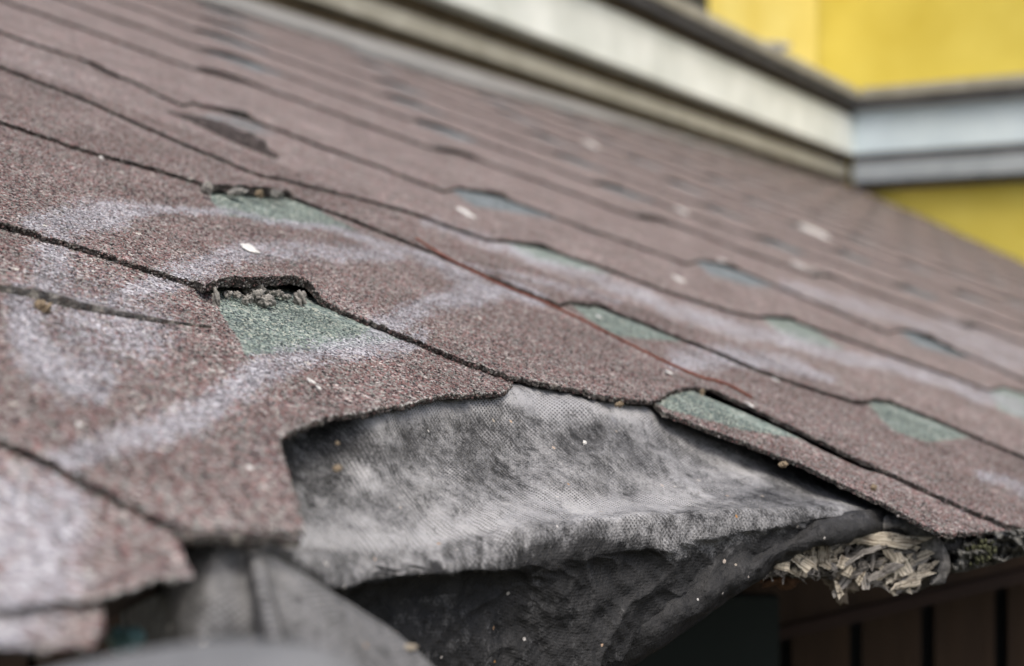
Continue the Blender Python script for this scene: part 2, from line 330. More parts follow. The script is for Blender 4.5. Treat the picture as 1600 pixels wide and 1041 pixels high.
# ------------------------------------------------------------------ shingle courses
T = .0024
def low_profile(k):                                    # lattice outline of an undamaged course edge
    def f(u_i):
        s = (u_i + .02*np.sin(k*2.7)) % 1.0
        return k + .02*math.sin(k*1.3) + np.interp(s, [0,.20,.27,.33,.62,1.0],[-.12,.08,.11,.08,-.02,-.12])
    return f
EAVE = lambda i: i - 5.13
def topline(i): return 6.1+1.12*i
def course(k, nomk, nomn, lowfun, topfun, u0, u1, du, nj, name='shingle_course', lifts=(), thicks=(), grains=0, pale=None, rag=.006, lattice_green=False, Tk=1.0, deck=False, mat=None):
    u = np.arange(u0, u1, du)
    # in columns u, the lattice i = u - .1 (j - nomk)
    jl = lowfun(u) + (rag*fbm(u*120, u*0+k, 3) + .6*rag*fbm(u*600, u*0+k*3, 2) + 1.2*rag*np.minimum(fbm(u*38, u*0+k*7, 3)+.1, 0)*-1 if rag else 0)
    jt = topfun(u)
    if not deck: jl = np.maximum(jl, EAVE(u))
    ok = jt > jl + .02
    s = np.linspace(0, 1, nj)**1.25
    J = jl[:,None] + s[None,:]*(np.maximum(jt, jl+.001)-jl)[:,None]
    I = u[:,None] - .1*(J-nomk)
    if deck: h = np.full(J.shape, -.004)
    else: h = T*(2-(J-nomk)/(nomn-nomk))
    base = W(I, J, h); x, y = proj(base)
    if lattice_green:
        sx_ = (u+.02*math.sin(k*2.7)) % 1.0
        h = h + (.0024*np.exp(-((sx_-.13)/.13)**4))[:,None]*np.exp(-np.maximum(J-jl[:,None],0)*7)
    for (lx, ly, rx, ry, am) in lifts: h = h + am*np.exp(-((x-lx)/rx)**6-((y-ly)/ry)**2)
    h = h + .0016*fbm(I*3, J*5, 3) + (.0007*fbm(I*60, J*60, 2))*np.exp(-(J-jl[:,None])*20)
    th = .02+0*h if deck else (.84*T*Tk)+0*h
    for (lx, ly, rx, ry, am) in thicks: th = th + am*np.exp(-((x-lx)/rx)**4-((y-ly)/ry)**2)*(1+.5*fbm(I*90, J*40, 3))
    top = W(I, J, h)
    tj = (.0006*fbm(u*300, u*0+2, 2))
    midj = jl + rag*.5*fbm(u*200, u*0+9, 3)+.002*(rag>0)
    mid = W(u-.1*(midj-nomk), midj, h[:,0]-th[:,0]*.5)
    hb = h - th
    bj = J.copy(); bj[:,0] += rag*.6*fbm(u*180, u*0+4, 3)+.002*(rag>0)
    bot = W(u[:,None]-.1*(bj-nomk), bj, hb)
    nu = len(u); V = np.concatenate([top.reshape(-1,3), mid, bot.reshape(-1,3), top[:,0], bot[:,0]])
    it = np.arange(nu*nj).reshape(nu,nj); im = nu*nj+np.arange(nu); ib = nu*nj+nu+np.arange(nu*nj).reshape(nu,nj)
    st_ = 2*nu*nj+nu+np.arange(nu); sb_ = st_+nu
    Fs = []
    a0 = it[:-1,:-1]; a1 = it[1:,:-1]; a2 = it[1:,1:]; a3 = it[:-1,1:]
    sel = (ok[:-1]&ok[1:])
    Fs.append(np.stack([a0[sel],a1[sel],a2[sel],a3[sel]],-1).reshape(-1,4))
    b0 = ib[:-1,:-1]; b1 = ib[1:,:-1]; b2 = ib[1:,1:]; b3 = ib[:-1,1:]
    Fs.append(np.stack([b0[sel],b3[sel],b2[sel],b1[sel]],-1).reshape(-1,4))
    q = np.where(sel)[0]
    Fs.append(np.stack([st_[q],im[q],im[q+1],st_[q+1]],-1)); Fs.append(np.stack([im[q],sb_[q],sb_[q+1],im[q+1]],-1))
    Fc = np.concatenate(Fs)
    xx, yy = proj(V)
    if k <= 0:
        g = np.zeros(len(V))
        for pl in GREEN.get(k, []): g = np.maximum(g, in_poly(xx, yy, pl, 4))
        if k == -1: g = np.maximum(g, in_poly(xx, yy, [(700,295),(740,322),(800,332),(880,345),(790,300)], 4)); 
        if k == -1: g = np.maximum(g, .9*in_poly(xx, yy, [(1072,400),(1110,430),(1170,447),(1220,450),(1120,405)], 4))
        if k == -1: g = np.maximum(g, .5*in_poly(xx, yy, [(305,175),(330,193),(370,203),(440,218),(390,180)], 4))
        if k == -1: g = np.maximum(g, .9*in_poly(xx, yy, [(1395,510),(1430,540),(1500,560),(1530,560),(1440,515)], 4))
    else: g = np.zeros(len(V))
    if lattice_green:
        II = np.concatenate([I.ravel(), u, I.ravel(), u, u]); JJ = np.concatenate([J.ravel(), jl, J.ravel(), jl, jl])
        nx = (II + .02*np.sin((k+1)*2.7)) % 1.0; dj = (k+1+.02*math.sin((k+1)*1.3)) - JJ
        gg = .72*((dj < .20) & (nx < .42-1.0*np.maximum(dj,0)) & (nx > .25*np.maximum(dj,0)+.02))
        g = np.maximum(g, gg*1.0)
    d = dust_px(xx, yy)
    edge = np.zeros(len(V)); edge[nu*nj:] = 1.0
    e0 = np.zeros((nu,nj)); e0[:,0] = .35
    if lattice_green: e0[:,0] = .4+.6*np.exp(-((sx_-.13)/.14)**4); e0[:,1] = .7*np.exp(-((sx_-.13)/.14)**4)
    edge[:nu*nj] = e0.ravel()
    pl_ = np.zeros(len(V))
    if pale:
        for (x0, x1, am) in pale:
            q_ = am*np.clip((x-x0)/8+.5,0,1)*np.clip((x1-x)/8+.5,0,1)
            pe = np.zeros((nu,nj)); pe[:,0] = 1; pe[:,1] = .9; pe[:,2] = .5
            pl_[:nu*nj] = np.maximum(pl_[:nu*nj], (pe*q_).ravel()); pl_[nu*nj:nu*nj+nu] = np.maximum(pl_[nu*nj:nu*nj+nu], .6*q_[:,0]); pl_[-2*nu:-nu] = np.maximum(pl_[-2*nu:-nu], .9*q_[:,0])
    used = np.unique(Fc); remap = -np.ones(len(V), int); remap[used] = np.arange(len(used))
    V2 = V[used]; F2 = remap[Fc]; att = {'green':g[used], 'slot':np.full(len(used), 1.0 if k >= -1 else 0.0), 'dust':d[used], 'edge':edge[used], 'pale':pl_[used], 'grain':np.zeros(len(used))}
    if grains:
        cv = np.zeros(nu-1, bool); cv[:] = sel
        ci = RNG.integers(0, nu-1, grains); cj = (RNG.random(grains)*(nj-1)).astype(int)
        # pick cells by area
        ar = np.linalg.norm(np.cross(top[1:,:-1]-top[:-1,:-1], top[:-1,1:]-top[:-1,:-1]), axis=-1)*sel[:,None]
        gx, gy = proj(top[:-1,:-1]); gz = top[:-1,:-1,1]
        gap_ = np.clip(J[:-1,:-1]-topfun(u)[:-1,None]+.30, 0, 1) > .16
        vis = (gx > -30) & (gx < 1630) & (gy < 1060) & (gz > .38) & (gz < .95) & ~gap_
        pr = (ar*vis).ravel(); A_ = pr.sum(); ng = int(min(grains, A_*1e6*.52)); cell_ = RNG.choice(len(pr), ng, p=pr/A_)
        ci, cj = np.divmod(cell_, nj-1); fa = RNG.random(ng)[:,None]; fb = RNG.random(ng)[:,None]
        pt = (top[ci,cj]*(1-fa)+top[ci+1,cj]*fa)*(1-fb)+(top[ci,cj+1]*(1-fa)+top[ci+1,cj+1]*fa)*fb
        OCT = np.array([[1,0,0],[-1,0,0],[0,1,0],[0,-1,0],[0,0,1],[0,0,-1]],float)
        OF = np.array([[0,2,4],[2,1,4],[1,3,4],[3,0,4],[2,0,5],[1,2,5],[3,1,5],[0,3,5]])
        rad = (.00040+.00036*RNG.random(ng)**2)[:,None,None]
        o6 = OCT[None]*rad*(1+.5*(RNG.random((ng,6,1))-.5)); qa = RNG.normal(size=(ng,3,3)); qq, _ = np.linalg.qr(qa)
        o6 = o6 @ qq; o6 = o6 - (o6@N3)[...,None]*N3*.25
        gv = (pt[:,None,:]+o6+N3*.00008).reshape(-1,3); gf = (np.arange(ng)[:,None,None]*6+OF[None]).reshape(-1,3)+len(V2)
        gr = RNG.random(ng)*.98+.01; hx, hy = proj(pt)
        gg_ = np.zeros(ng)
        for pl in GREEN.get(k, []): gg_ = np.maximum(gg_, in_poly(hx, hy, pl, 4))
        dd_ = dust_px(hx, hy); rp = lambda a_: np.repeat(a_, 6); z_ = np.zeros(ng)
        for k_, v_ in (('green',gg_),('slot',z_+(k>=-1)),('dust',dd_),('edge',z_),('pale',z_),('grain',gr)): att[k_] = np.concatenate([att[k_], rp(v_)])
        ne = 9000; ue = RNG.integers(0, nu-1, ne); ue = ue[sel[ue]]; ne = len(ue); tt = RNG.random(ne)[:,None]
        pe_ = top[ue,0]*(1-tt)+bot[ue,0]*tt; vx, vy = proj(pe_); keep = (pe_[:,1] > .36) & (vx > -30) & (vx < 1630); pe_ = pe_[keep]; ne = len(pe_)
        rad = (.0003+.0006*RNG.random(ne)**3)[:,None,None]; qq, _ = np.linalg.qr(RNG.normal(size=(ne,3,3)))
        ev = (pe_[:,None,:]+(OCT[None]*rad*(1+.6*(RNG.random((ne,6,1))-.5))) @ qq).reshape(-1,3); ef = (np.arange(ne)[:,None,None]*6+OF[None]).reshape(-1,3)+len(V2)+len(gv)
        gv = np.concatenate([gv, ev]); gf = np.concatenate([gf, ef])
        er = RNG.random(ne)*.98+.01; ee = rp(np.where(RNG.random(ne) < .7, .85, .2))
        for k_, v_ in (('green',ee*0),('slot',ee*0),('dust',ee*0),('edge',ee),('pale',ee*0),('grain',rp(er))): att[k_] = np.concatenate([att[k_], v_])
        V2 = np.concatenate([V2, gv]); F2 = (F2, gf)
    o = mesh_obj(name, V2, F2, mat or SH, None, att)
    return o, (u, jl)

def px_low(pts, nomk, h=2*T):
    q = []
    for p_ in pts:
        x, y = p_[:2]; hh = p_[2] if len(p_) > 2 else h
        i, j = ij(x, y, hh); q.append((i+.1*(j-nomk), j))
    q = np.array(q)
    for n_ in range(1, len(q)): q[n_,0] = max(q[n_,0], q[n_-1,0]+.002)
    return (lambda u: np.interp(u, q[:,0], q[:,1])), q

nom = {-6:-5.0, -5:-4.55, -4:-4.0, -3:-2.75, -2:-1.75, -1:-.9, 0:0.0}
ED = {}
ED[-6] = [(-400,1030),(-60,985),(60,998),(125,996),(155,986),(172,965),(165,900),(160,800)]
ED[-5] = [(-400,1000),(-80,955),(40,944),(80,938),(100,931),(200,924),(296,912),(302,905),(285,860),(272,800)]
ED[-4] = [(-400,530),(-200,600),(0,683),(75,718),(150,757),(215,792),(270,818),(330,824),(400,828),(478,829),(470,800),(455,760),(440,720),(430,697),
          (460,678),(510,655),(570,640),(620,626),(700,611),(795,606),(803,590),(815,570),(1005,610),(1022,636),(1060,648),(1120,668),(1180,690),(1245,716),(1310,748),(1380,782),(1425,806),(1470,830),(1490,829),(1600,822),(1800,815)]
ED[-3] = [(-400,245),(-200,290),(0,352),(100,380),(200,410),(305,443),(318,434,.0118),(400,432,.0122),(484,433,.0112),(487,466),(560,495),(640,527),(720,560),(800,588),(900,610),(960,624),(1018,630),(1050,613),(1083,602),(1115,606),(1180,638),(1250,674),(1400,742),(1500,790),(1575,822)]
ED[-2] = [(-400,75),(-200,130),(0,187),(130,230),(220,257),(312,285),(325,283,.010),(440,296,.009),(445,303),(550,340),(650,381),(760,428),(875,475),(890,470),(938,476),(1020,510),(1100,543),(1200,583),(1280,612),(1345,632),(1365,624),(1390,627),(1480,664),(1600,715)]
ED[-1] = [(-400,-10),(-200,35),(0,101),(130,155),(300,230),(400,272),(480,290),(640,330),(760,374),(790,376),(845,383),(900,403),(1000,441),(1100,474),(1185,497),(1205,492),(1235,497),(1340,535),(1450,575),(1545,612),(1570,603),(1600,612)]
ED[0]  = [(-400,-80),(-200,-15),(0,48),(150,100),(285,165),(300,160),(380,182),(500,228),(600,262),(695,300),(715,293),(780,306),(900,350),(980,380),(1075,413),(1095,405),(1140,415),(1250,462),(1390,522),(1410,514),(1450,525),(1600,595)]
FN = {}; QS = {}
for k in ED:
    FN[k], QS[k] = px_low(ED[k], nom[k])
for k in (-2,-1,0):                                   # beyond the frame the edges go on as the lattice does
    q = QS[k]; uend = q[-1,0]; jend = q[-1,1]
    def ext(u, k=k, q=q, uend=uend, jend=jend, f=FN[k]):
        b = np.clip((u-uend)/1.0, 0, 1)
        return np.where(u <= uend, f(u), jend*(1-b)+b*low_profile(k)(u))
    FN[k] = ext
def Low(k): return FN[k] if k in FN else low_profile(k)
def topof(k, over=.22):
    f = Low(k+1); n0 = nom.get(k, k); n1 = nom.get(k+1, k+1)
    return lambda u: np.minimum(f(u + .1*(n1-n0)) + over, topline(u))
LBL = {
 -6:('shingle tip under the lowest broken shingle at the bottom left corner', 'curled'),
 -5:('blurred dusty shingle course at bottom left, pale broken edge over a dark gap', ''),
 -4:('torn shingle course with a ragged arched break over the black membrane', ''),
 -3:('shingle course just above the tear, thick lifted edge with crumbs hanging beneath', ''),
 -2:('shingle course crossed by the rusty wire, second above the torn membrane', ''),
 -1:('shingle course with a broken dark sliver near its left end, third above the tear', ''),
 0:('shingle course carrying the round white dropping spot, fourth above the tear', '')}
ORD = ['fifth','sixth','seventh','eighth','ninth','tenth','eleventh','twelfth','thirteenth','fourteenth','fifteenth','sixteenth','seventeenth','eighteenth','nineteenth','twentieth','twenty-first','twenty-second','twenty-third']
edges = {}
for k in (-6,-5,-4,-3,-2,-1,0):
    n0 = nom[k]; n1 = nom.get(k+1, k+1)
    if k == -6: rng = (-1.0, .3)
    elif k == -5: rng = (-1.0, .3)
    elif k == -4: rng = (-1.0, 2.25)
    elif k == -3: rng = (-1.1, 2.7)
    else: rng = (-1.2, 5.0+n1)
    lifts = {-3:[(402,462,92,24,.0074)], -2:[(380,305,76,13,.0045),(915,482,36,10,.0022),(1368,632,30,9,.0015)], 0:[(345,182,52,12,.004),(750,308,45,10,.003),(1115,418,40,8,.003),(1432,524,34,8,.002)], -1:[(818,389,42,9,.003),(1212,500,34,8,.002)], -4:[(470,700,60,40,.003)], -5:[(250,915,90,20,.003)]}.get(k, [])
    thicks = {-4:[(390,832,130,30,-.0010)], -3:[(400,462,98,26,.0026)], -2:[(380,305,72,16,.0024),(915,482,34,12,.0016)], 0:[(345,182,50,14,.0030),(750,308,42,12,.0025),(1115,418,38,10,.002)], -1:[(818,389,40,11,.002)]}.get(k, [])
    pale = {-4:[(430,800,1.0),(300,470,.35)], -5:[(95,300,.9)]}.get(k)
    du = .0035 if k <= -3 else (.005 if k == -2 else .01)
    tf = topof(k)
    if k == -6: tf = lambda u: FN[-5](u+.045)+.1
    if k == -5: tf = lambda u: np.minimum(FN[-4](u+.055)+.2, -3.9)
    if k == -4: tf = lambda u: FN[-3](u+.125)+.25
    if k <= -5: rng = (rng[0], QS[k][-1,0]-.002)
    o, ed = course(k, n0, n1, FN[k], tf, rng[0], rng[1], du, 90 if k <= -2 else 40, lifts=lifts, thicks=thicks, pale=pale, Tk=(.55 if k <= -5 else 1.0), grains={-4:90000,-3:90000,-2:90000,-1:40000}.get(k,0), rag=.010 if k<=-3 else .007)
    edges[k] = ed
    tag(o, LBL[k][0], 'roof shingles', 'courses of red brown bitumen shingles'); rebase(o)
for k in range(1, 20):
    u1 = min(11.75, 5+k+1.2); i0 = max(-1.3, (k-6.1)/1.12)
    o, ed = course(k, k, k+1, low_profile(k), topof(k), i0, u1, .03, 12, rag=.004, lattice_green=True)
    lab = ORD[k-1]+' blurred shingle course above the tear, '+('ending against the grey flashing' if k > 6 else 'crossing the upper left of the roof') if k < 19 else 'last shingle course, in the corner between the two yellow walls'
    if k == 19: lab = 'short last shingle course tucked into the corner between the two yellow walls'
    tag(o, lab, 'roof shingles', 'courses of red brown bitumen shingles'); rebase(o)

# ------------------------------------------------------------------ granules standing proud, near the focus (part of each course)
# ------------------------------------------------------------------ deck
dk_l, _ = px_low([(-400,1000),(-200,960),(0,900),(100,890),(160,860),(240,840),(330,800),(420,690),(560,615),(800,580),(1000,600),(1240,690),(1375,775),(1440,812),(1500,822),(1700,815)], -4.0, -.004)
def dlow(u): return np.where(u < 2.0, dk_l(u), EAVE(u)+.03)
o, _ = course(-9, -4.0, 0, dlow, lambda u: topline(u)*0+np.minimum(topline(u), 22), -1.2, 11.8, .02, 60, name='roof_deck', rag=0, deck=True, mat=DECK)
tag(o, 'dark old board deck under the shingles', 'roof deck'); rebase(o)

# ------------------------------------------------------------------ membranes
def crspline(P_, n):
    P_ = np.asarray(P_, float); m = len(P_); t = np.linspace(0, m-1, n); i = np.clip(t.astype(int), 0, m-2); f = (t-i)
    sh = (n,)+(1,)*(P_.ndim-1); f = f.reshape(sh)
    p0 = P_[np.maximum(i-1,0)]; p1 = P_[i]; p2 = P_[i+1]; p3 = P_[np.minimum(i+2,m-1)]
    return .5*((2*p1)+(-p0+p2)*f+(2*p0-5*p1+4*p2-p3)*f*f+(-p0+3*p1-3*p2+p3)*f**3)
def sheet(name, G, nu, nv, mat, dustf, wr=.0015, thick=.0016, cell=.05, ragb=0, ragt=0, crease=0, streakf=lambda x,y: .35+0*x):
    G = np.asarray(G, float)                       # rows x cols x (x, y, z)
    A = crspline(G, nv); A = crspline(A.transpose(1,0,2), nu)      # nu x nv x 3
    V = P(A[...,0], A[...,1], A[...,2])
    du = np.gradient(V, axis=0); dv = np.gradient(V, axis=1); N = np.cross(du, dv); N /= np.linalg.norm(N, axis=-1, keepdims=True)+1e-12
    if (N[...,2].mean() < 0): N = -N
    lu = np.cumsum(np.linalg.norm(du, axis=-1), 0); lv = np.cumsum(np.linalg.norm(dv, axis=-1), 1)
    lu = lu - lu[nu//2:nu//2+1]; lv = lv - lv[:, nv//3:nv//3+1]
    ff = np.sin(np.linspace(0,1,nv)*math.pi)[None,:]**.4
    tu = np.sin(np.linspace(.015,.985,nu)*math.pi)[:,None]**.6; ff = ff*tu; N0 = N; wr0 = wr; wr = wr*tu; crease = crease*tu
    V = V + N*(wr*fbm(lu/cell, lv/cell, 5)*1.6*ff)[...,None] + N*(.4*wr*fbm(lu/.02+3, lv/.025, 3))[...,None]
    V = V - N*(crease*np.abs(fbm(lu/.05+7, lv/.035+lu/.06, 3))**.7*np.clip((np.arange(nv)/(nv-1)-.5)*4,0,1)[None,:])[...,None]
    V = V - N*(.42*crease*np.abs(fbm(lu/.016+2, lv/.013-lu/.03, 3))**.8*np.clip((np.arange(nv)/(nv-1)-.55)*4,0,1)[None,:])[...,None]
    if ragt:
        e = np.clip(1-np.arange(nv)/(nv-1)/.12, 0, 1)[None,:,None]
        V = V + dv/np.maximum(np.linalg.norm(dv,axis=-1,keepdims=True),1e-9)*e*(ragt*fbm(lu/.007, lu*0+3, 5))[...,None]
    if ragb:                                         # frayed lower rim
        e = np.clip((np.arange(nv)/(nv-1)-.94)/.06, 0, 1)[None,:,None]
        V = V + dv/np.maximum(np.linalg.norm(dv,axis=-1,keepdims=True),1e-9)*e*(ragb*fbm(lu/.006, lu*0, 4))[...,None]
    x, y = proj(V); d = dustf(x, y)
    Vb = V - N*thick
    it = np.arange(nu*nv).reshape(nu,nv); ib = it+nu*nv
    q = lambda a: np.stack([a[:-1,:-1],a[1:,:-1],a[1:,1:],a[:-1,1:]],-1).reshape(-1,4)
    Fs = [q(it), q(ib)[:,::-1]]
    for (s, b) in ((it[:,0],ib[:,0]),(it[:,-1],ib[:,-1]),(it[0],ib[0]),(it[-1],ib[-1])):
        Fs.append(np.stack([s[:-1],s[1:],b[1:],b[:-1]],-1))
    uv = np.stack([lu.ravel(), lv.ravel()], -1)
    o = mesh_obj(name, np.concatenate([V.reshape(-1,3),Vb.reshape(-1,3)]), np.concatenate(Fs), mat, None,
                 {'dust':np.concatenate([d.ravel(), d.ravel()*.3]), 'streak':np.tile(streakf(x,y).ravel(), 2)}, uv=np.concatenate([uv,uv]))
    return o
X = [385, 440, 520, 600, 700, 800, 900, 1000, 1100, 1200, 1300, 1395]
ya = [700,665,622,600,588,575,588,603,640,682,735,785]
yb = [745,702,660,634,612,606,616,637,668,705,750,790]
yc = [785,752,722,700,688,684,688,700,716,737,765,793]
yd = [818,805,795,785,778,772,768,765,767,774,782,795]
ye = [845,850,852,848,836,822,812,800,793,789,789,796]
yf = [862,866,872,872,858,838,822,812,802,796,794,797]
yg = [880,905,925,905,898,890,870,858,842,825,808,798]
yg2 = [885,912,938,914,908,910,900,885,865,842,818,799]
yh = [930,960,985,975,975,975,960,935,905,866,832,801]
yi = [1010,1060,1100,1110,1110,1105,1062,1010,948,890,842,804]
XI = [385, 440, 520, 600, 700, 810, 920, 1010, 1105, 1205, 1300, 1397]
zf = np.interp(X, [385,440,800,1100,1390],[.405,.425,.535,.622,.703])
zb = np.array([float(depth(x,y,np.interp(x,[385,440,560,620,780,830,960,1040,1120,1395],[-.008,-.008,-.0035,.0002,.0004,.0018,.0018,-.001,-.003,-.006]))) for x,y in zip(X,yb)]); za = np.array([float(depth(x,y,-.004)) for x,y in zip(X,ya)])
lip = np.interp(X, [440,520,600,760,900],[.0,1,1,.7,0])
rows = []
def row(ys, zs, xs=X): rows.append([(x,y,z) for x,y,z in zip(xs,ys,zs)])
row(ya, za); row(yb, zb)
for ys, wgt in ((yc,.25),(yd,.60),(ye,.88),(yf,1.0)): row(ys, zb*(1-wgt)+zf*wgt)
row(yg, zf-.006-.006*lip); row(yg2, zf-.001+.020*lip); row(yh, zf+.002+.022*lip); row(yi, zf+.010+.01*lip, XI)
def mdust_highlight(x, y):
    top = np.interp(x, X, yf)
    d = np.clip((top+18-y)/40, 0, 1)*.57 + .42*fbm(x/85+y/140, y/45-x/160, 4)
    d = d + .34*np.exp(-((y-np.interp(x,X,ye)+8)/26)**2)*np.interp(x,[430,600,1000,1200],[1,1,.8,.2])
    # white lip of the fold, hanging streaks
    lipb = np.interp(x, [440,540,600,700,790,850,960,1060,1140,1200,1300,1400],[880,945,912,902,900,860,860,885,880,850,825,800])
    st = .8*fbm(x/34, y/26, 3) + .5*fbm(x/7, y/14, 3)
    d = np.maximum(d, .50*np.clip((lipb+26*st-y)/30, 0, 1))
    d = d - .22*np.exp(-((x-690)/110)**2-((y-700)/55)**2) - .28*np.exp(-((x-505)/70)**2-((y-700)/60)**2)
    d = d - .26*np.exp(-((x-900)/40)**2-((y-675)/50)**2) - .45*np.clip((x-1160)/140,0,1)*np.clip((790-y)/20,0,1)
    d = d + .45*np.exp(-((y-np.interp(x,X,yb)-12)/18)**2)*np.interp(x,[560,700,1000,1150],[0,1,1,0])  # highlight along the arched top edge, painted in through the dust value
    d = d - .5*np.clip((470-x)/40,0,1)
    d = np.where(y > lipb+26, .11+.16*fbm(x/60,y/50,4)+.22*fbm(x/22,y/18,4), d)
    return np.clip(d, 0, 1)
o = sheet('roofing_membrane', rows, 460, 380, MEM, mdust_highlight, wr=.0030, cell=.045, ragb=.006, crease=.007, streakf=lambda x,y: np.clip(.2+(y-np.interp(x,X,ye))/60,.2,.7))
tag(o, 'torn black woven membrane bulging out under the broken shingles, dusted white on top', 'roofing membrane'); rebase(o)

# second layer of membrane seen below the first, wrapped round the rotten board
rows = []
xs = [870,960,1080,1160,1230,1300,1370,1430,1500]
def r2(ys, dz): rows.append([(x,y,float(np.interp(x,[1000,1400,1500],[.612,.700,.715]))+d) for x,y,d in zip(xs,ys,dz)])
r2([960,890,850,825,812,806,800,808,828],[0]*9); r2([1040,970,915,868,838,822,812,822,842],[-.004]*9)
r2([1080,1010,945,892,856,832,820,834,858],[-.008]*9); r2([1110,1040,962,908,868,838,828,842,870],[-.004]*9); r2([1130,1055,975,918,872,840,832,848,880],[.012]*9)
o = sheet('torn_underlayer', rows, 200, 60, MEM, lambda x,y: .20+.25*fbm(x/30,y/30,3)+.35*np.exp(-((y-np.interp(x,xs,[990,930,895,850,826,815,806,815,835]))/7)**2), wr=.0045, cell=.02)
tag(o, 'dark grey under-layer wrapped over the rotten chipboard edge', 'roofing membrane'); rebase(o)

# grey flap at the lower left
tx = [185,240,330,380,396,412,480,550,620,690]; ty = [925,870,845,857,861,866,902,941,985,1050]; tz = [.46,.405,.385,.387,.388,.389,.392,.40,.405,.41]
bx = [190,230,290,400,448,470,500,525,570,650]; by = [1060,1070,1080,1085,1085,1085,1085,1085,1085,1090]; bz = [.47,.385,.345,.345,.347,.349,.352,.36,.37,.39]
rows = []
for s in (0,.03,.12,.3,.5,.7,1):
    r_ = []
    for k in range(10):
        x = tx[k]*(1-s)+bx[k]*s; y = ty[k]*(1-s)+by[k]*s; z = tz[k]*(1-s)+bz[k]*s
        if k == 4: z -= .0075*min(1,s*5)
        if k in (3,5): z += .003*min(1,s*5)
        if k == 7: z -= .005*min(1,s*4)
        if s == 0: z += .006; y += 4
        r_.append((x,y,z))
    rows.append(r_)
def fdust(x, y): return .80+.16*fbm(x/30,y/30,4) - .5*np.clip((265-x)/70,0,1) - .3*np.clip((y-960)/40,0,1)*(x<500)*(x>330)
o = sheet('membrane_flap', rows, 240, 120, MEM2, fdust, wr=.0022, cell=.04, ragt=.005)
tag(o, 'blurred grey flap of membrane with a soft crease, below the lowest shingle', 'roofing membrane'); rebase(o)
# very near, out of focus sheet rim at the bottom edge
rows = []
for s in (0,.1,.4,1):
    rows.append([(x, y*(1-s)+1120*s, z+(.006 if s == 0 else -.03*s)) for x,y,z in ((-60,1085,.262),(60,1052,.26),(180,1022,.258),(300,1006,.256),(420,1004,.255),(500,1012,.256),(570,1046,.258),(640,1090,.26))])
o = sheet('grey_rim', rows, 120, 50, mat_noisy('smooth_grey_sheet',(.11,.115,.118),(.17,.175,.178),45,.003), lambda x,y: .62+0*x-.8*np.clip((150-x)/110,0,1), wr=.001)
tag(o, 'smooth grey out of focus sheet rim nearest the lens at the bottom left', 'sheet rim'); rebase(o)

# ------------------------------------------------------------------ lumps, crumbs, droppings
def ico(sub=2):
    import bmesh
    bm = bmesh.new(); bmesh.ops.create_icosphere(bm, subdivisions=sub, radius=1); V = np.array([v.co[:] for v in bm.verts]); Fc = [[v.index for v in f.verts] for f in bm.faces]; bm.free(); return V, Fc
ICO2, ICO3 = ico(2), ico(4)
def lump(name, c, rad, mat, label, cat, group=None, rough=.35, sub=3, seed=0):
    V, Fc = ICO3 if sub == 3 else ICO2
    n = 1+rough*(fbm(V[:,0]*2.4+seed*3.1, V[:,1]*2.4+V[:,2]*2.1+seed, 5))*1.7
    V2 = V*n[:,None]*np.array(rad)
    a_ = random.random()*6; ca, sa = math.cos(a_), math.sin(a_)
    V2 = V2 @ np.array([[ca,-sa,0],[sa,ca,0],[0,0,1]])
    # tilt onto the roof
    o = mesh_obj(name, V2, Fc, mat); o.location = c; tag(o, label, cat, group); return o
def mmpx(x, y, h=.006): return float(depth(x, y, h))/F
def spot(x, y, wpx, hpx, mat, name, label, cat, group=None, proud=.3, seed=0):   # flattened crumb or splash lying on the roof
    c = R(x, y, 2.0*T); m = mmpx(x, y); V, Fc = ICO3
    ex = L3/np.linalg.norm(L3); ey = np.cross(N3, ex)
    n = 1+.42*fbm(V[:,0]*2.2+seed*2.3, V[:,1]*2.2+seed, 4)*1.8
    a_, b_ = wpx*m*.5, hpx*m*.5/.33; 
    V2 = (V[:,:1]*n[:,None]*a_)*ex + (V[:,1:2]*n[:,None]*min(b_, a_*2.2))*ey + V[:,2:3]*a_*proud*N3
    o = mesh_obj(name, V2, Fc, mat); o.location = c; tag(o, label, cat, group); return o
